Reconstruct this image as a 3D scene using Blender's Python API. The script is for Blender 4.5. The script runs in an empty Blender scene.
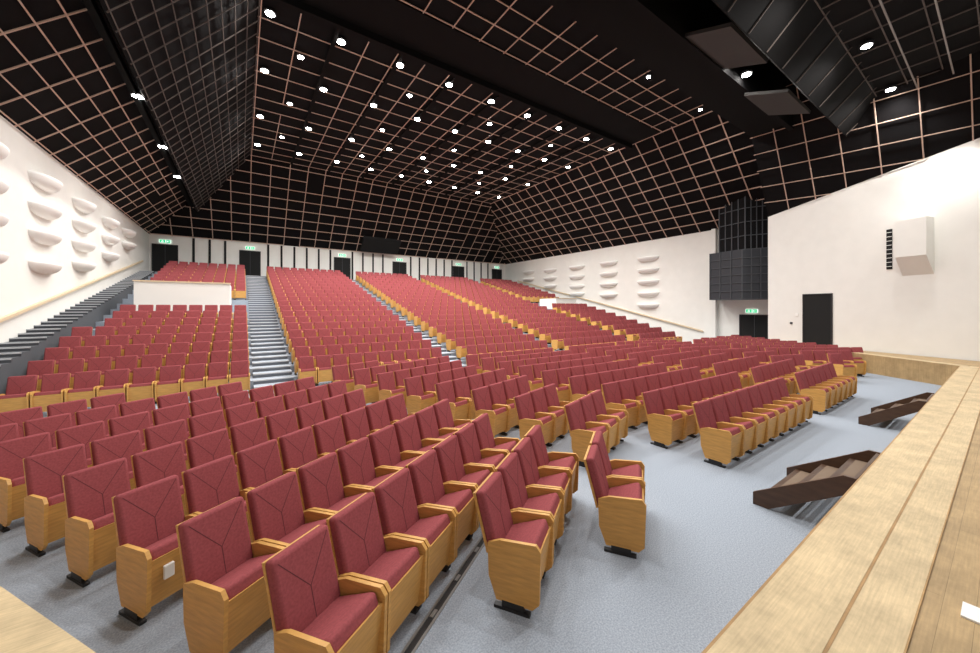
import bpy, bmesh, math, random
from mathutils import Vector, Matrix
random.seed(4)
scene = bpy.context.scene
try:
    scene.view_settings.view_transform = 'Standard'
except Exception: pass
R = math.radians

# ---------------- materials ----------------
def mat(name, col, rough=0.6, noise=None, metal=0.0, emit=None, spec=0.4, bump=None):
    m = bpy.data.materials.new(name); m.use_nodes = True
    nt = m.node_tree; b = nt.nodes['Principled BSDF']
    b.inputs['Base Color'].default_value = (*col, 1)
    b.inputs['Roughness'].default_value = rough
    b.inputs['Metallic'].default_value = metal
    b.inputs['Specular IOR Level'].default_value = spec
    if emit:
        b.inputs['Emission Color'].default_value = (*emit[0], 1)
        b.inputs['Emission Strength'].default_value = emit[1]
    if noise:
        scale, amt, stretch = noise
        tc = nt.nodes.new('ShaderNodeTexCoord'); mp = nt.nodes.new('ShaderNodeMapping')
        mp.inputs['Scale'].default_value = stretch
        nz = nt.nodes.new('ShaderNodeTexNoise'); nz.inputs['Scale'].default_value = scale
        nz.inputs['Detail'].default_value = 6
        rp = nt.nodes.new('ShaderNodeValToRGB')
        rp.color_ramp.elements[0].position = 0.3; rp.color_ramp.elements[1].position = 0.7
        rp.color_ramp.elements[0].color = (*[c*(1-amt) for c in col], 1)
        rp.color_ramp.elements[1].color = (*[min(1, c*(1+amt)) for c in col], 1)
        nt.links.new(tc.outputs['Object'], mp.inputs['Vector']); nt.links.new(mp.outputs[0], nz.inputs['Vector'])
        nt.links.new(nz.outputs['Fac'], rp.inputs['Fac']); nt.links.new(rp.outputs[0], b.inputs['Base Color'])
        if bump:
            bp = nt.nodes.new('ShaderNodeBump'); bp.inputs['Strength'].default_value = bump
            nt.links.new(nz.outputs['Fac'], bp.inputs['Height']); nt.links.new(bp.outputs[0], b.inputs['Normal'])
    return m

M = {}
M['fabric'] = mat('rose_fabric', (0.285,0.068,0.074), 0.9, (60,0.14,(1,1,1)), spec=0.12)
M['seam'] = mat('dark_seam', (0.11,0.026,0.030), 0.9)
M['wood'] = mat('ash_wood', (0.62,0.335,0.095), 0.45, (6,0.12,(1,1,8)), spec=0.3)
M['metal'] = mat('black_metal', (0.02,0.02,0.022), 0.5)
M['carpet'] = mat('grey_blue_carpet', (0.325,0.362,0.415), 0.95, (75,0.24,(1,1,1)), spec=0.08)
M['wall'] = mat('cream_plaster', (0.80,0.785,0.74), 0.7, (2,0.02,(1,1,1)), spec=0.2)
M['white'] = mat('white_paint', (0.84,0.83,0.80), 0.6)
M['black'] = mat('black_ceiling', (0.007,0.0065,0.007), 0.85, spec=0.12)
M['beam'] = mat('beam_black', (0.0055,0.005,0.005), 0.8, spec=0.12)
M['bar'] = mat('copper_grid_bar', (0.60,0.43,0.34), 0.5)
M['bar2'] = mat('fine_grid_bar', (0.10,0.08,0.07), 0.7)
M['dark'] = mat('dark_opening', (0.006,0.006,0.006), 0.8)
M['lamp'] = mat('lamp_lens', (1,1,1), 0.3, emit=((1,0.97,0.92), 60))
M['nose'] = mat('stair_nosing', (0.52,0.54,0.57), 0.5)
M['riser'] = mat('stair_riser', (0.13,0.145,0.17), 0.9)
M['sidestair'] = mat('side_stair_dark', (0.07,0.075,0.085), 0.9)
M['green'] = mat('exit_green', (0.0,0.35,0.12), 0.4, emit=((0.02,0.6,0.25), 1.0))
M['signw'] = mat('exit_white', (0.9,0.9,0.9), 0.4, emit=((0.8,1,0.9), 1.0))
M['brown'] = mat('dark_brown_wood', (0.075,0.038,0.021), 0.4, (5,0.2,(1,1,4)))
M['tread'] = mat('worn_tread', (0.19,0.13,0.085), 0.7)
M['grey'] = mat('dark_grey_metal', (0.060,0.063,0.070), 0.55)
M['reflector'] = mat('reflector_panel_grey', (0.040,0.038,0.037), 0.7)
M['mesh'] = mat('tower_mesh', (0.028,0.030,0.036), 0.6)
M['pipe'] = mat('batten_pipe', (0.30,0.28,0.26), 0.5)
M['rail'] = mat('rail_wood', (0.70,0.56,0.38), 0.45)
M['steel'] = mat('track_steel', (0.30,0.30,0.30), 0.4, metal=0.7)

def wood_planks(name, c1, c2, w, rotz=0, joints=True):
    m = bpy.data.materials.new(name); m.use_nodes = True
    nt = m.node_tree; b = nt.nodes['Principled BSDF']; b.inputs['Roughness'].default_value = 0.5
    b.inputs['Specular IOR Level'].default_value = 0.3
    tc = nt.nodes.new('ShaderNodeTexCoord'); mp = nt.nodes.new('ShaderNodeMapping'); mp.inputs['Rotation'].default_value = (0,0,rotz)
    br = nt.nodes.new('ShaderNodeTexBrick'); br.inputs['Scale'].default_value = 1
    br.inputs['Brick Width'].default_value = 2.4; br.inputs['Row Height'].default_value = w
    br.inputs['Mortar Size'].default_value = 0.0015 if joints else 0.0
    br.inputs['Color1'].default_value = (*c1,1); br.inputs['Color2'].default_value = (*c2,1)
    br.inputs['Mortar'].default_value = (c1[0]*.6,c1[1]*.6,c1[2]*.6,1)
    mp2 = nt.nodes.new('ShaderNodeMapping'); mp2.inputs['Scale'].default_value = (1.5,30,1)
    mp2.inputs['Rotation'].default_value = (0,0,rotz)
    nz = nt.nodes.new('ShaderNodeTexNoise'); nz.inputs['Scale'].default_value = 3; nz.inputs['Detail'].default_value = 8
    nz2 = nt.nodes.new('ShaderNodeTexNoise'); nz2.inputs['Scale'].default_value = 3.2; nz2.inputs['Detail'].default_value = 10
    nz2.inputs['Roughness'].default_value = 0.7
    mr = nt.nodes.new('ShaderNodeMapRange'); mr.inputs['From Min'].default_value=.3; mr.inputs['From Max'].default_value=.7
    mr.inputs['To Min'].default_value=.86; mr.inputs['To Max'].default_value=1.08
    mr2 = nt.nodes.new('ShaderNodeMapRange'); mr2.inputs['From Min'].default_value=.35; mr2.inputs['From Max'].default_value=.65
    mr2.inputs['To Min'].default_value=.80; mr2.inputs['To Max'].default_value=1.14
    mul = nt.nodes.new('ShaderNodeVectorMath'); mul.operation='SCALE'
    mul2 = nt.nodes.new('ShaderNodeVectorMath'); mul2.operation='SCALE'
    L = nt.links.new
    L(tc.outputs['Object'], mp.inputs[0]); L(mp.outputs[0], br.inputs['Vector'])
    L(tc.outputs['Object'], mp2.inputs[0]); L(mp2.outputs[0], nz.inputs['Vector']); L(tc.outputs['Object'], nz2.inputs['Vector'])
    L(nz.outputs['Fac'], mr.inputs['Value']); L(nz2.outputs['Fac'], mr2.inputs['Value'])
    L(br.outputs['Color'], mul.inputs[0]); L(mr.outputs[0], mul.inputs['Scale'])
    L(mul.outputs[0], mul2.inputs[0]); L(mr2.outputs[0], mul2.inputs['Scale'])
    L(mul2.outputs[0], b.inputs['Base Color'])
    return m
M['stage'] = wood_planks('stage_planks', (0.45,0.31,0.155), (0.41,0.28,0.14), 0.12)
M['curb'] = wood_planks('stage_edge_board', (0.60,0.46,0.27), (0.60,0.46,0.27), 0.40, joints=False)
M['curbdark'] = wood_planks('stage_trim_board', (0.42,0.25,0.10), (0.38,0.22,0.09), 0.10, joints=False)

# ---------------- mesh builder ----------------
class MB:
    def __init__(s): s.bm = bmesh.new(); s.mats = []
    def mi(s, k):
        if k not in s.mats: s.mats.append(k)
        return s.mats.index(k)
    def poly(s, pts, k):
        vs = [s.bm.verts.new(p) for p in pts]
        f = s.bm.faces.new(vs); f.material_index = s.mi(k); return f
    def obb(s, c, ax, h, k, bevel=0, seg=2):
        c = Vector(c); ax = [Vector(a).normalized() for a in ax]
        vs = {}
        for i in (-1,1):
            for j in (-1,1):
                for l in (-1,1):
                    vs[(i,j,l)] = s.bm.verts.new(c + ax[0]*h[0]*i + ax[1]*h[1]*j + ax[2]*h[2]*l)
        F = [((-1,-1,-1),(-1,-1,1),(-1,1,1),(-1,1,-1)), ((1,-1,-1),(1,1,-1),(1,1,1),(1,-1,1)),
             ((-1,-1,-1),(1,-1,-1),(1,-1,1),(-1,-1,1)), ((-1,1,-1),(-1,1,1),(1,1,1),(1,1,-1)),
             ((-1,-1,-1),(-1,1,-1),(1,1,-1),(1,-1,-1)), ((-1,-1,1),(1,-1,1),(1,1,1),(-1,1,1))]
        fs = []
        for f in F:
            ff = s.bm.faces.new([vs[v] for v in f]); ff.material_index = s.mi(k); fs.append(ff)
        if bevel:
            es = list({e for f in fs for e in f.edges})
            r = bmesh.ops.bevel(s.bm, geom=es, offset=bevel, segments=seg, profile=0.5, affect='EDGES')
            for f in r['faces']: f.material_index = s.mi(k)
            if seg > 1:
                for f in r['faces']: f.smooth = True
    def box(s, x0,x1,y0,y1,z0,z1, k, bevel=0, seg=1):
        s.obb(((x0+x1)/2,(y0+y1)/2,(z0+z1)/2), ((1,0,0),(0,1,0),(0,0,1)), (abs(x1-x0)/2,abs(y1-y0)/2,abs(z1-z0)/2), k, bevel, seg)
    def bar(s, p0, p1, w, t, n, k):
        p0, p1, n = Vector(p0), Vector(p1), Vector(n).normalized()
        d = p1-p0; L = d.length
        if L < 0.02: return
        d.normalize(); side = d.cross(n)
        s.obb((p0+p1)/2, (d, side, n), (L/2, w/2, t/2), k)
    def extrude(s, pts, vec, k):
        v = Vector(vec)
        a = [s.bm.verts.new(p) for p in pts]; b = [s.bm.verts.new(Vector(p)+v) for p in pts]
        n = len(pts); i = s.mi(k)
        f = s.bm.faces.new(a); f.material_index = i
        f = s.bm.faces.new(list(reversed(b))); f.material_index = i
        for q in range(n):
            f = s.bm.faces.new([a[q], b[q], b[(q+1)%n], a[(q+1)%n]]); f.material_index = i
    def make(s, name, parent=None, loc=(0,0,0), rot=0):
        bmesh.ops.recalc_face_normals(s.bm, faces=s.bm.faces)
        me = bpy.data.meshes.new(name); s.bm.to_mesh(me); s.bm.free()
        for k in s.mats: me.materials.append(M[k])
        o = bpy.data.objects.new(name, me); scene.collection.objects.link(o)
        o.location = loc; o.rotation_euler[2] = rot
        if parent: o.parent = parent
        return o

# ---------------- geometry constants ----------------
H = 2.5
XL, XR, YB = -5.3, 25.6, 34.0
XC = 10.15
WT = 7.65
CZ = 12.7
CXL, CXR, CYB = 0.46, 19.85, 28.75
SZ = 0.7
mir = lambda x: 2*XC - x

# ---------------- camera ----------------
cd = bpy.data.cameras.new('camera'); cam = bpy.data.objects.new('camera', cd); scene.collection.objects.link(cam)
cam.location = (0,0,H); cam.rotation_euler = (R(90), 0, -R(34.6))
cd.sensor_width = 36; cd.lens = 360/980*36
cd.shift_y = -18.5/980
cd.clip_start = 0.05; cd.clip_end = 200
scene.camera = cam

# ---------------- floor & platform ----------------
b = MB(); b.box(-9, 30, -10, 34.3, -0.2, 0, 'carpet'); b.make('floor')

Y0, PIT, RIS, NT = 12.4, 0.95, 0.245, 20
b = MB()
for k in range(1, NT):
    b.box(XL, XR, Y0+PIT*k, Y0+PIT*(k+1), 0, RIS*k, 'carpet')
b.box(XL, XR, Y0+PIT*NT, YB, 0, RIS*NT-0.05, 'carpet')
b.make('raked_seating_platform')
ZB = RIS*NT-0.05

aisles = [(0.3,1.4), (6.75,7.75), (12.55,13.55), (18.9,20.0), (24.65,25.58)]
for a0,a1 in aisles:
    b = MB()
    for k in range(1, NT+1):
        y = Y0+PIT*k; z = RIS*k if k < NT else ZB
        b.box(a0,a1, y-0.475, y, z-RIS+0.002, z-RIS/2, 'carpet')
        b.box(a0,a1, y-0.481, y-0.475, z-RIS+0.002, z-RIS/2-0.03, 'riser')
        b.box(a0,a1, y-0.006, y, z-RIS/2, z-0.03, 'riser')
        b.box(a0,a1, y-0.485, y-0.42, z-RIS/2-0.03, z-RIS/2+0.006, 'nose')
        b.box(a0,a1, y-0.010, y+0.055, z-0.03, z+0.006, 'nose')
    b.make('aisle_stairs')
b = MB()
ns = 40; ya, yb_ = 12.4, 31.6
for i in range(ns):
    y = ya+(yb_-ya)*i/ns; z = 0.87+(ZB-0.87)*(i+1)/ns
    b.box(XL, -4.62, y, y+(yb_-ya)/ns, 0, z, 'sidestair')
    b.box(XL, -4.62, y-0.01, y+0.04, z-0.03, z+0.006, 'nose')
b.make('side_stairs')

# ---------------- chairs ----------------
def chair_mesh():
    b = MB()
    W_ = 0.247
    for sx in (-1,1):
        x0 = sx*(W_-0.030); x1 = sx*W_
        pts = [(-0.33,0.065),(-0.385,0.12),(-0.40,0.54),(-0.36,0.59),(-0.05,0.565),(0.06,0.52),(0.05,0.25),(-0.02,0.065)]
        b.extrude([(x0, y, z) for y,z in pts], (x1-x0,0,0), 'wood')
        b.box(min(x0,x1)-0.002, max(x0,x1)+0.002, -0.26, -0.07, 0.02, 0.075, 'metal')
        b.box(min(x0,x1)-0.008, max(x0,x1)+0.008, -0.31, 0.0, 0.0, 0.025, 'metal')
    b.box(-0.22,0.22,-0.19,-0.15,0.20,0.24,'metal')
    t = R(15)
    U = Vector((0, math.sin(t), math.cos(t))); N = Vector((0,-math.cos(t), math.sin(t)))
    c = Vector((0, 0.085, 0.665))
    b.obb(c, ((1,0,0),U,N), (0.222,0.258,0.045), 'fabric', 0.028, 3)
    b.obb(c - N*0.052, ((1,0,0),U,N), (0.216,0.25,0.012), 'wood')
    def P(x,h): return c + Vector((x,0,0)) + U*h + N*0.0445
    for p,q in ((P(-0.19,0.225),P(0,-0.03)),(P(0.19,0.225),P(0,-0.03)),(P(0,-0.03),P(0,-0.23))):
        b.bar(p,q,0.005,0.003,N,'seam')
    t = R(22)
    V = Vector((0,-math.cos(t), math.sin(t))); N2 = Vector((0, math.sin(t), math.cos(t)))
    c2 = Vector((0,-0.165,0.450))
    b.obb(c2, ((1,0,0),V,N2), (0.212,0.205,0.055), 'fabric', 0.032, 3)
    b.extrude([(-W_+.030,-0.380,0.50),(-W_+.030,-0.34,0.49),(-W_+.030,-0.30,0.12),(-W_+.030,-0.33,0.11)], (2*W_-.060,0,0), 'wood')
    b.extrude([(-0.205,-0.34,0.46),(-0.205,0.0,0.35),(-0.205,-0.03,0.31),(-0.205,-0.30,0.20)], (0.41,0,0), 'wood')
    return b.make('auditorium_chair')
src = chair_mesh(); chair_me = src.data
first = [True]
def chair(x,y,z,r):
    if first[0]:
        o = src; first[0] = False
    else:
        o = bpy.data.objects.new('auditorium_chair', chair_me); scene.collection.objects.link(o)
    o.location = (x,y,z); o.rotation_euler[2] = r
    return o

def instancer(name, pts):
    me = bpy.data.meshes.new(name); me.from_pydata([p[:3] for p in pts], [], [])
    at = me.attributes.new('rot','FLOAT','POINT')
    for i,p in enumerate(pts): at.data[i].value = p[3]
    o = bpy.data.objects.new(name, me); scene.collection.objects.link(o)
    ng = bpy.data.node_groups.new(name+'_nodes','GeometryNodeTree')
    ng.interface.new_socket('Geometry', in_out='INPUT', socket_type='NodeSocketGeometry')
    ng.interface.new_socket('Geometry', in_out='OUTPUT', socket_type='NodeSocketGeometry')
    gi = ng.nodes.new('NodeGroupInput'); go = ng.nodes.new('NodeGroupOutput')
    io = ng.nodes.new('GeometryNodeInstanceOnPoints'); oi = ng.nodes.new('GeometryNodeObjectInfo')
    oi.inputs['Object'].default_value = src; oi.transform_space = 'ORIGINAL'
    na = ng.nodes.new('GeometryNodeInputNamedAttribute'); na.data_type = 'FLOAT'; na.inputs['Name'].default_value = 'rot'
    cx = ng.nodes.new('ShaderNodeCombineXYZ')
    L = ng.links.new
    L(gi.outputs[0], io.inputs['Points']); L(oi.outputs['Geometry'], io.inputs['Instance'])
    L(na.outputs['Attribute'], cx.inputs['Z']); L(cx.outputs[0], io.inputs['Rotation'])
    L(io.outputs[0], go.inputs[0])
    md = o.modifiers.new('instances','NODES'); md.node_group = ng
    return o

SP = 0.505
th = R(33); u = Vector((math.cos(th), math.sin(th))); v = Vector((-math.sin(th), math.cos(th)))
A = Vector((0.40, 2.63))
blk1 = []
bound = lambda y: 3.62 - 0.353*(y-3.4)
for k in range(-2, 13):
    if k >= 0: s0 = A + v*(0.97*k) + u*(0.025*min(k,5))
    elif k == -1: s0 = Vector((1.95,2.60))
    else: s0 = Vector((3.28,2.52))
    for n in range(0, 30):
        p = s0 + u*(SP*n)
        if p.x < -4.3: continue
        if p.x > bound(p.y) or p.y > 9.4: break
        blk1.append((p.x,p.y,0,th))
th2 = R(18); u2 = Vector((math.cos(th2), math.sin(th2)))
blk2 = []
for k in range(0, 8):
    s0 = Vector((4.62,4.05)) + Vector((-0.345,0.938))*(0.97*k)
    for n in range(0,12):
        p = s0 + u2*(SP*n)
        if p.x > 5.6 or p.y > 10.8: break
        blk2.append((p.x,p.y,0,th2))
for p in blk1 + blk2: chair(*p)
pt = A + v*(0.97*2) + u*0.05
o_ = Matrix.Rotation(th,2) @ Vector((-0.10,-0.385))
b = MB(); b.obb((0,0,0),((1,0,0),(0,1,0),(0,0,1)),(0.035,0.012,0.055),'white',0.004,1)
b.make('seat_tag', loc=(pt.x+o_.x, pt.y+o_.y, 0.36), rot=th)
ctr = []
for k in range(0, 9):
    y = 2.85 + 0.93*k
    x = 6.45
    while x < 10.3: ctr.append((x,y,0,0)); x += SP
    x = 11.4
    while x < 14.0: ctr.append((x,y,0,0)); x += SP
for p in ctr:
    if p[1] < 4.5 and p[0] < 10.35: chair(*p)
instancer('front_seating_rows', [p for p in ctr if not (p[1] < 4.5 and p[0] < 10.35)])
instancer('side_seating_rows', [(mir(x),y,z,-r) for x,y,z,r in blk1+blk2 if mir(x) < 24.2 and not (y < 3.2)])
rk = []
blocks = [(-4.5,0.25),(1.45,6.7),(7.8,12.5),(13.6,18.85),(20.05,24.6)]
for bi,(x0,x1) in enumerate(blocks):
    n = int((x1-x0)/0.52); off = (x1-x0-n*0.52)/2
    for k in range(0, NT):
        if (bi==0 and 8 <= k <= 11) or (bi==4 and 9 <= k <= 11): continue
        for i in range(n):
            xx = x0+off+0.26+0.52*i
            if bi == 0 and k >= 5 and xx < -3.75: continue
            rk.append((xx, Y0+PIT*k+0.58, RIS*k, 0))
instancer('raked_seating_rows', rk)

for sgn in (0,1):
    b = MB()
    xs = (-3.7,-0.45); xs = xs if sgn==0 else (21.6, mir(xs[0]))
    zt = 3.62 if sgn==0 else 3.3; yf = 20.75 if sgn==0 else 21.6
    b.box(xs[0],xs[1],yf,yf+.15,1.9,zt,'white'); b.box(xs[0],xs[0]+.15,yf+.15,23.6,1.9,zt,'white')
    b.box(xs[1]-.15,xs[1],yf+.15,23.6,1.9,zt,'white')
    b.box(xs[0]-.03,xs[1]+.03,yf-.05,yf+.2,zt,zt+.05,'rail')
    b.make('vomitory_parapet')

# ---------------- stage ----------------
fl = [(0.56,0.9),(18.3,0.9),(22.7,7.3),(22.9,7.3),(19.3,-2.8),(19.3,-8),(XL,-8),(XL,9.0),(-4.77,9.0)]
b = MB(); b.extrude([(x,y,0.0) for x,y in fl], (0,0,SZ), 'stage'); b.make('stage_platform')
b = MB()
b.box(0.3,18.4,0.56,0.900,SZ,SZ+0.012,'curb')
b.box(0.3,18.4,0.900,0.915,SZ-0.12,SZ+0.012,'curbdark')
b.box(0.2,18.5,0.545,0.56,SZ,SZ+0.010,'curbdark')
b.box(0.2,19,0.32,0.545,SZ,SZ+0.008,'curb')
b.box(0.2,19,0.312,0.32,SZ,SZ+0.009,'curbdark')
b.make('stage_edge_trim')
def strip(name, p0, p1, w, side, k, zt):
    p0 = Vector(p0); p1 = Vector(p1); dd = (p1-p0).normalized(); nn = Vector((-dd.y, dd.x))*side
    b = MB(); q = [p0, p1, p1+nn*w, p0+nn*w]
    b.extrude([(x,y,SZ) for x,y in q], (0,0,zt), k); return b.make(name)
strip('stage_wing_trim', (0.56,0.9), (-4.77,9.0), 0.36, 1, 'curb', 0.014)
strip('stage_wing_trim', (18.3,0.9), (22.5,7.0), 0.30, -1, 'curb', 0.014)
b = MB(); b.box(3.45,3.62,0.10,0.17,SZ+0.001,SZ+0.012,'white'); b.make('floor_tape')

for x0 in (5.38, 10.95):
    x1 = x0+1.25; b = MB()
    for xs in (x0, x1-0.04):
        pts = [(xs,0.94,SZ-0.17),(xs,0.94,SZ-0.02),(xs,1.04,SZ-0.02),(xs,1.88,0.15),(xs,1.88,0.0),(xs,1.72,0.0)]
        b.extrude(pts,(0.04,0,0),'brown')
    for i in range(3):
        z = SZ-0.175*(i+1); y = 0.95+0.28*i
        b.box(x0+0.04,x1-0.04,y,y+0.26,z-0.03,z,'brown')
        b.box(x0+0.06,x1-0.06,y+0.02,y+0.20,z,z+0.004,'tread')
    b.box(x0+0.04,x1-0.04,0.94,0.97,SZ-0.20,SZ-0.03,'brown')
    b.make('stage_steps')

b = MB()
for o_ in (0,0.07):
    p0 = Vector((0.55,2.24)) - v*o_; p1 = p0 + u*3.7
    b.bar((p0.x,p0.y,0.004),(p1.x,p1.y,0.004),0.02,0.008,(0,0,1),'steel')
p0 = Vector((0.55,2.24)) - v*0.035; p1 = p0+u*3.7
b.bar((p0.x,p0.y,0.002),(p1.x,p1.y,0.002),0.045,0.004,(0,0,1),'metal')
for i in range(8):
    c = p0+u*(0.4+i*0.42); b.bar((c.x,c.y,0.006),(c.x+u.x*.08,c.y+u.y*.08,0.006),0.03,0.010,(0,0,1),'steel')
b.make('floor_track')

# ---------------- walls ----------------
b = MB(); b.box(XL-0.3, XL, -8, YB+0.3, 0, WT+0.6, 'wall'); b.make('wall_left')
b = MB(); b.box(XR, XR+0.3, -8, YB+0.3, 0, WT+0.6, 'wall'); b.make('wall_right')
b = MB(); b.box(XL, XR, YB, YB+0.3, 0, WT+0.6, 'wall')
b.make('wall_back')
b = MB()
x = XL+0.55
doorX = [-4.45, 0.55, 7.4, 12.7, 19.3, 24.4]
while x < XR-0.3:
    if all(abs(x-d)>0.78 for d in doorX): b.box(x-0.07,x+0.07,YB-0.05,YB-0.002,ZB,WT-0.05,'dark')
    x += 0.93
b.make('wall_back_slats')
def exit_sign(cx,cy,cz, ax):
    b = MB(); s=0.75
    def bx(a0,a1,z0,z1,d0,d1,k):
        a0*=s;a1*=s;z0*=s;z1*=s
        if ax=='y': b.box(cx+a0,cx+a1,cy-d1,cy-d0,cz+z0,cz+z1,k)
        else: b.box(cx-d1,cx-d0,cy-a1,cy-a0,cz+z0,cz+z1,k)
    bx(-.42,.42,-.15,.15,0,.06,'signw')
    bx(-.38,.02,-.13,.13,.06,.065,'green')
    bx(.08,.38,-.13,.13,.06,.065,'green')
    bx(-.20,-.15,.05,.10,.065,.07,'signw'); bx(-.22,-.14,-.03,.04,.065,.07,'signw')
    bx(-.28,-.22,-.01,.02,.065,.07,'signw'); bx(-.14,-.08,-.01,.02,.065,.07,'signw')
    bx(-.27,-.19,-.09,-.05,.065,.07,'signw'); bx(-.16,-.11,-.10,-.04,.065,.07,'signw')
    bx(.14,.32,-.015,.015,.065,.07,'signw'); bx(.14,.18,-.05,.05,.065,.07,'signw')
    return b.make('exit_sign')
for i,x in enumerate(doorX):
    b = MB()
    b.box(x-0.65,x+0.65,YB-0.04,YB-0.002,ZB,ZB+2.1,'dark')
    b.box(x-0.70,x-0.65,YB-0.07,YB-0.002,ZB,ZB+2.15,'metal'); b.box(x+0.65,x+0.70,YB-0.07,YB-0.002,ZB,ZB+2.15,'metal')
    b.box(x-0.70,x+0.70,YB-0.07,YB-0.002,ZB+2.1,ZB+2.15,'metal'); b.box(x-.01,x+.01,YB-.05,YB-.04,ZB,ZB+2.1,'grey')
    b.make('door_%d'%(i+1))
    exit_sign(x,YB-0.005,ZB+2.36,'y')

pA = Vector((23.0,7.35)); pB = Vector((19.4,-2.7))
dw = (pB-pA).normalized(); nw = Vector((dw.y,-dw.x))
if nw.x > 0: nw = -nw
zA, zB_ = 7.35, 8.75
b = MB()
q = [(pA.x,pA.y,0),(pB.x,pB.y,0),(pB.x,pB.y,zB_),(pA.x,pA.y,zA)]
b.extrude(q, (-nw.x*0.3,-nw.y*0.3,0), 'wall'); b.make('wall_proscenium')
def onwall(y):
    t=(y-pA.y)/(pB.y-pA.y); return pA.x+(pB.x-pA.x)*t
def wallbox(b, y0,y1,z0,z1,d0,d1,k):
    pts=[]
    for y,dd in ((y0,d0),(y1,d0),(y1,d1),(y0,d1)):
        pts.append((onwall(y)+nw.x*dd, y+nw.y*dd, z0))
    b.extrude(pts,(0,0,z1-z0),k)
b = MB(); wallbox(b,4.65,5.7,SZ,SZ+2.42,0.0,0.03,'dark')
wallbox(b,4.60,4.65,SZ,SZ+2.47,0,0.05,'metal'); wallbox(b,5.7,5.75,SZ,SZ+2.47,0,0.05,'metal'); wallbox(b,4.6,5.75,SZ+2.42,SZ+2.47,0,0.05,'metal')
b.make('door_7')
b = MB()
Yb0,Yb1 = 1.62,2.42
def W(y,d,z): return (onwall(y)+nw.x*d, y+nw.y*d, z)
zt0,zb0,zb1 = 5.85,4.45,3.75
b.poly([W(Yb0,0,zt0),W(Yb1,0,zt0),W(Yb1,.45,zt0),W(Yb0,.45,zt0)],'wall')
b.poly([W(Yb0,0,zb1),W(Yb1,0,zb1),W(Yb1,.45,zb0),W(Yb0,.45,zb0)],'wall')
for yy in (Yb0,Yb1): b.poly([W(yy,0,zb1),W(yy,.45,zb0),W(yy,.45,zt0),W(yy,0,zt0)],'wall')
b.poly([W(Yb1,.45,zb0),W(Yb0,.45,zb0),W(Yb0,.45,zt0),W(Yb1,.45,zt0)],'wall')
b.make('wall_lighting_box')
b = MB()
wallbox(b,2.70,2.86,4.05,5.65,0,0.03,'dark')
for i in range(9): wallbox(b,2.70,2.86,4.15+i*0.17,4.17+i*0.17,0.03,0.05,'white')
b.make('wall_louver')
b = MB(); wallbox(b,5.95,6.06,2.1,2.25,0,0.03,'white'); wallbox(b,6.2,6.3,1.7,1.8,0,0.03,'grey'); b.make('wall_switch')

b = MB(); b.box(XR-0.04,XR-0.002,8.1,9.6,0,2.05,'dark'); b.box(XR-.06,XR-.002,9.6,9.66,0,2.1,'metal'); b.box(XR-.06,XR-.002,8.1,9.66,2.05,2.1,'metal')
b.box(XR-.05,XR-.04,8.84,8.86,0,2.05,'grey'); b.make('door_8')
exit_sign(XR-0.005,9.0,2.32,'x')
b = MB(); b.box(XR-0.35,XR-0.002,10.9,11.15,0,WT,'wall'); b.make('trim_1')

def scallop(x,y,z,sgn,w=1.8):
    b = MB(); nU,nV=18,7; a=w/2; dep=0.40; hh=0.34
    rows=[]
    for j in range(nV+1):
        ph = j/nV*math.pi/2
        row=[]
        for i in range(nU+1):
            t = math.pi*i/nU
            s = math.cos(ph)**0.8 if j<nV else 0.0
            row.append(b.bm.verts.new((sgn*dep*math.sin(t)*s, -a*math.cos(t)*(0.35*s+0.65*(s**0.5)), -hh*math.sin(ph))))
        rows.append(row)
    k=b.mi('white')
    for j in range(nV):
        for i in range(nU):
            f=b.bm.faces.new([rows[j][i],rows[j][i+1],rows[j+1][i+1],rows[j+1][i]]); f.material_index=k; f.smooth=True
    f=b.bm.faces.new(list(reversed(rows[0]))); f.material_index=k
    bmesh.ops.remove_doubles(b.bm, verts=b.bm.verts, dist=0.0005)
    return b.make('acoustic_wall_shell', loc=(x,y,z))
for i,y in enumerate((14.3,17.7,21.1,24.6,28.0)):
    for z in ((6.6,5.7,4.85,3.9),(6.65,5.75,4.9,3.95),(6.7,5.9,5.1,4.3),(6.7,5.9,5.1),(6.8,6.1))[i]:
        scallop(XL+0.001,y,z,1)
for i,y in enumerate((15.8,19.4,22.9,26.4,29.7)):
    for z in ((6.4,5.5,4.6,3.7,2.8),(6.4,5.5,4.6,3.7),(6.4,5.5,4.6,3.9),(6.4,5.6,4.8),(6.5,5.7))[i]:
        scallop(XR-0.001,y,z,-1)

for x,s in ((XL,1),(XR,-1)):
    b = MB()
    p = [(x+s*0.10,11.8,0.95),(x+s*0.10,31.5,5.55)]
    if s==1: p=[(x+s*0.10,12.0,1.57),(x+s*0.10,31.5,5.5)]
    b.bar(p[0],p[1],0.07,0.09,(0,0,1),'rail')
    for i in range(12):
        t=i/11; c=Vector(p[0]).lerp(Vector(p[1]),t); b.box(min(x,c.x),max(x,c.x),c.y-.02,c.y+.02,c.z-.06,c.z-.02,'rail')
    b.make('handrail')

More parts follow.
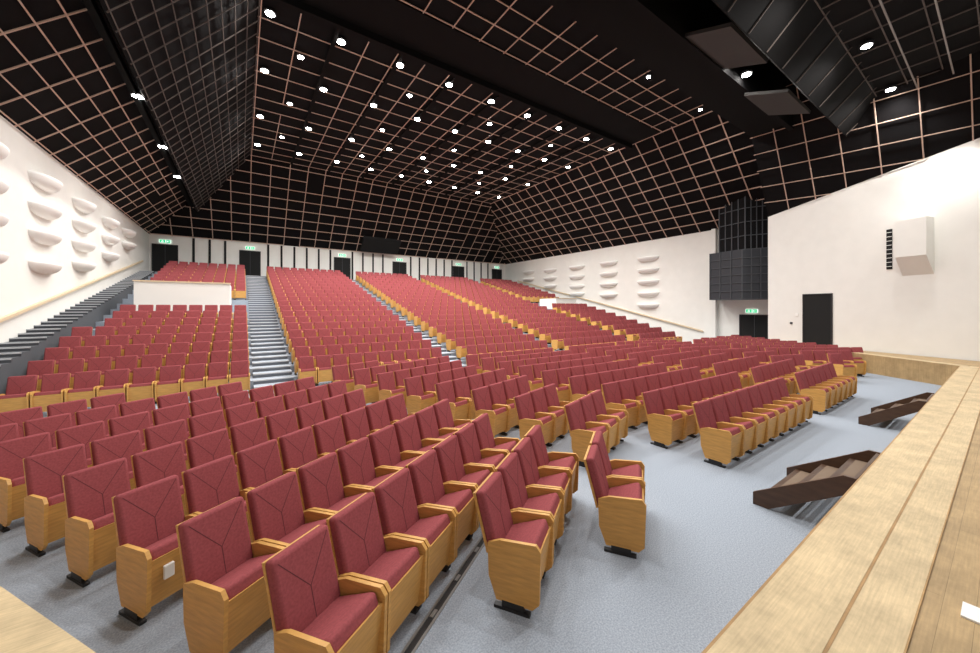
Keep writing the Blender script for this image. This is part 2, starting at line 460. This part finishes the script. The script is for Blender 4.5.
# lattice tower: flat-faced cage, narrower upper half
b = MB()
def cage(base, z0, z1, body, nb, step):
    cen = Vector((25.0, 9.2))
    b.extrude([(x,y,z0) for x,y in base],(0,0,z1-z0),body)
    for (p,q) in zip(base[:-1],base[1:]):
        p=Vector(p);q=Vector(q); dd=(q-p); nn=Vector((dd.y,-dd.x,)).normalized()
        if ((p+q)/2+nn-cen).length < ((p+q)/2-nn-cen).length: nn=-nn
        for i in range(nb+1):
            c=p.lerp(q,i/nb)+nn*0.02
            b.bar((c.x,c.y,z0),(c.x,c.y,z1),0.045,0.04,(nn.x,nn.y,0),'grey')
        z=z0+.02
        while z<z1:
            a_=p+nn*0.02; c=q+nn*0.02
            b.bar((a_.x,a_.y,z),(c.x,c.y,z),0.04,0.04,(nn.x,nn.y,0),'grey'); z+=step
cage([(XR-.01,10.75),(24.2,10.75),(23.95,8.9),(24.6,7.75),(XR-.01,7.75)],3.0,5.9,'mesh',3,0.48)
cage([(XR-.01,10.3),(24.4,10.3),(24.1,8.8),(24.6,7.85),(XR-.01,7.85)],5.9,9.9,'black',4,0.8)
b.make('speaker_tower')

# ---------------- ceiling ----------------
INS = Vector((10,14,3))
def clip(p,d,poly):
    t0,t1=-1e9,1e9; n=len(poly)
    area=sum(poly[i][0]*poly[(i+1)%n][1]-poly[(i+1)%n][0]*poly[i][1] for i in range(n))
    for i in range(n):
        a=Vector(poly[i]); c=Vector(poly[(i+1)%n]); e=c-a; nn=Vector((-e.y,e.x))
        if area<0: nn=-nn
        den=nn.dot(d); num=nn.dot(p-a)
        if abs(den)<1e-9:
            if num<0: return None
        else:
            t=-num/den
            if den>0: t0=max(t0,t)
            else: t1=min(t1,t)
    return (t0,t1) if t1-t0>0.05 else None
def panel(name, pts, udir, su, sv, w=0.05, k='bar', base='black', drop=0.06, gap=0.12):
    pts=[Vector(p) for p in pts]
    n=(pts[1]-pts[0]).cross(pts[2]-pts[0]).normalized()
    if n.dot(INS-pts[0])<0: n=-n
    e1=Vector(udir); e1=(e1-n*e1.dot(n)).normalized(); e2=n.cross(e1)
    o=pts[0]
    P2=[Vector(((p-o).dot(e1),(p-o).dot(e2))) for p in pts]
    b=MB(); b.poly([p for p in pts], base)
    b.poly([p - n*0.15 for p in reversed(pts)], base)
    def emit(coord, along_u, ww, cell, org):
        p=Vector((0,coord)) if along_u else Vector((coord,0)); d=Vector((1,0)) if along_u else Vector((0,1))
        r=clip(p,d,P2)
        if not r: return
        s=r[0]
        while s<r[1]-0.05:
            e=org+(math.floor((s-org)/cell+1e-6)+random.randint(3,9))*cell
            e=min(e,r[1])
            a=p+d*s; c=p+d*e
            b.bar(o+e1*a.x+e2*a.y+n*drop, o+e1*c.x+e2*c.y+n*drop, ww,0.03,n,k)
            s=e+(cell if random.random()<gap else 0.0)
            if e>=r[1]: break
    xo=min(p.x for p in P2)+0.08; yo=min(p.y for p in P2)+0.08
    if su:
        x=xo; mx=max(p.x for p in P2)
        while x<mx: emit(x,False,w,sv,yo); x+=su
        y=yo; my=max(p.y for p in P2)
        while y<my: emit(y,True,w,su,xo); y+=sv
    return b.make(name)

X_,Y_=(1,0,0),(0,1,0)
panel('ceiling_back_slope',[(XL,YB,WT),(XR,YB,WT),(CXR,CYB,CZ),(CXL,CYB,CZ)],X_,1.15,0.85,0.045)
panel('ceiling_right_slope',[(XR,YB,WT),(CXR,CYB,CZ),(CXR,7.3,CZ),(XR,7.3,WT)],Y_,1.15,0.85,0.05)
panel('ceiling_main',[(CXL,13.3,CZ),(CXR,13.3,CZ),(CXR,CYB,CZ),(CXL,CYB,CZ)],X_,1.15,1.15,0.035,gap=0.05)
b=MB()
for i in range(1,8): b.box(CXL+i*2.42-.07,CXL+i*2.42+.07,13.5,CYB,CZ-0.14,CZ-0.08,'beam')
b.make('trim_2')
fx,fz=-2.95,9.75
hip=lambda z:(z-WT)/(CZ-WT)*(CYB-YB)+YB
panel('ceiling_left_slope',[(XL,-6,WT),(fx,-6,fz),(fx,hip(fz),fz),(XL,YB,WT)],Y_,1.15,0.62,0.035)
panel('ceiling_left_lip',[(fx,-6,fz),(-2.55,-6,9.2),(-2.55,hip(9.2)-.3,9.2),(fx,hip(fz),fz)],Y_,0,0,base='beam')
panel('ceiling_left_face',[(-2.55,-6,9.2),(CXL,-6,CZ),(CXL,CYB,CZ),(-2.55,hip(9.2)-.3,9.2)],Y_,0.7,0.5,0.02,'bar2','black',gap=0)
b=MB(); b.box(CXL,CXR+.3,11.5,13.3,CZ-0.10,CZ+0.5,'beam'); b.box(CXL,CXR,13.3,13.5,CZ-0.35,CZ+.4,'beam'); b.make('ceiling_beam')
panel('ceiling_mid',[(CXL,7.0,CZ),(CXR,7.0,CZ),(CXR,11.5,CZ),(CXL,11.5,CZ)],X_,1.15,0.9,0.035)
b=MB(); b.box(CXL-2,23.4,5.8,7.25,10.9,13.2,'beam'); b.box(CXL-2,23.4,5.6,5.8,10.6,13.2,'black'); b.make('ceiling_beam')
panel('ceiling_front',[(CXL-2,-6,10.6),(20,-6,10.6),(21.5,3.0,10.6),(CXL-2,3.0,10.6)],X_,1.1,0.8,0.03,'bar2')
panel('ceiling_recess',[(CXL-2,3.0,12.9),(21.5,3.0,12.9),(22.5,5.8,12.9),(CXL-2,5.8,12.9)],X_,0,0)
panel('ceiling_right_front_slope',[(pA.x,pA.y,zA-.02),(pB.x,pB.y,zB_-.02),(17.0,-2.7,CZ),(CXR,7.35,CZ)],Y_,1.15,0.85,0.03,'bar')
panel('ceiling_gusset',[(XR,7.3,WT-.4),(pA.x,7.3,WT-.4),(CXR,7.3,CZ),(CXR+.5,7.3,CZ)],X_,0,0)
b=MB(); b.extrude([(CXL-2,2.75,10.7),(CXL-2,3.9,9.6),(CXL-2,4.6,10.8),(CXL-2,4.4,12.9),(CXL-2,2.75,12.9)],(25.5,0,0),'beam')
for i in range(20):
    b.bar((i*1.2,3.86,9.60),(i*1.2,2.77,10.66),0.02,0.03,(0,-.65,-.76),'bar2')
b.make('lighting_bridge')
b=MB()
for y,z in ((1.9,10.3),(1.1,10.3)): b.bar((4,y,z),(20,y,z),0.035,0.035,(0,0,1),'pipe')
b.make('light_batten')
b=MB()
b.obb((12.3,5.0,10.5),((1,0,0),(0,0.9,0.35),(0,-0.35,0.9)),(1.3,0.7,0.05),'reflector'); b.make('ceiling_reflector_panel')
b=MB()
b.obb((16.6,5.0,10.2),((1,0,0),(0,0.9,0.35),(0,-0.35,0.9)),(1.2,0.7,0.05),'reflector'); b.make('ceiling_reflector_panel')
b=MB()
n=Vector((0,-(CZ-WT),-(YB-CYB))).normalized()
upv=Vector((0,CYB-YB,CZ-WT)).normalized()
c=Vector((10.6,YB,WT))+upv*1.1+n*0.2
b.obb(c,((1,0,0),upv,n),(1.7,0.75,0.18),'dark'); b.make('projection_window')

# ---------------- lamps ----------------
def disc(x,y,z,r=0.14):
    b=MB(); vs=[(x+r*math.cos(a*math.pi/6),y+r*math.sin(a*math.pi/6),z) for a in range(12)]
    b.extrude(vs,(0,0,0.02),'lamp')
    vs=[(x+r*1.3*math.cos(a*math.pi/6),y+r*1.3*math.sin(a*math.pi/6),z+0.021) for a in range(12)]
    b.extrude(vs,(0,0,0.08),'metal')
    b.make('ceiling_downlight')
def spot(x,y,z,e,tx=0,ty=0,ang=150,col=(1,0.975,0.945),r=0.12):
    l=bpy.data.lights.new('downlight_source','SPOT'); l.energy=e; l.spot_size=R(ang); l.spot_blend=0.8
    l.shadow_soft_size=r; l.color=col
    o=bpy.data.objects.new('downlight_source',l); scene.collection.objects.link(o)
    o.location=(x,y,z); d=Vector((tx,ty,-1)); o.rotation_euler=d.to_track_quat('-Z','Y').to_euler()
E=730
for y in (14.4,18.0,22.4,26.4):
    for i in range(9):
        x=0.8+2.3*i
        disc(x,y,CZ-0.16); spot(x,y,CZ-0.22,E)
for y in (16.2,20.2,24.4):
    for i in range(8):
        if i%2==0: disc(0.8+2.3*i+1.15,y,CZ-0.16,0.11)
for y in (16.0,20.4,24.6):
    disc(-2.75,y,9.3); spot(-2.75,y,9.1,320)
disc(0.75,11.9,CZ-.2)
for i in range(0,9,2):
    spot(0.8+2.3*i,9.0,CZ-.2,E)
    if i>=6: disc(0.8+2.3*i,9.0,CZ-.13,0.08)
for x in (2,7,11.5,15.6,19.4):
    disc(x,2.5,10.42,0.12); spot(x,2.3,10.3,740,0,0.3)
for x in (13.9,17.9):
    disc(x,5.25,10.85,0.22)
disc(14.9,5.4,10.85,0.14)
spot(20.0,1.3,8.3,260,0.3,0,120)
spot(2.0,4.9,10.5,800,0,0.4); spot(8.0,4.9,10.5,800,0,0.4)

w=bpy.data.worlds.new('world'); scene.world=w; w.use_nodes=True
w.node_tree.nodes['Background'].inputs[0].default_value=(0.97,0.98,1,1)
w.node_tree.nodes['Background'].inputs[1].default_value=0.85
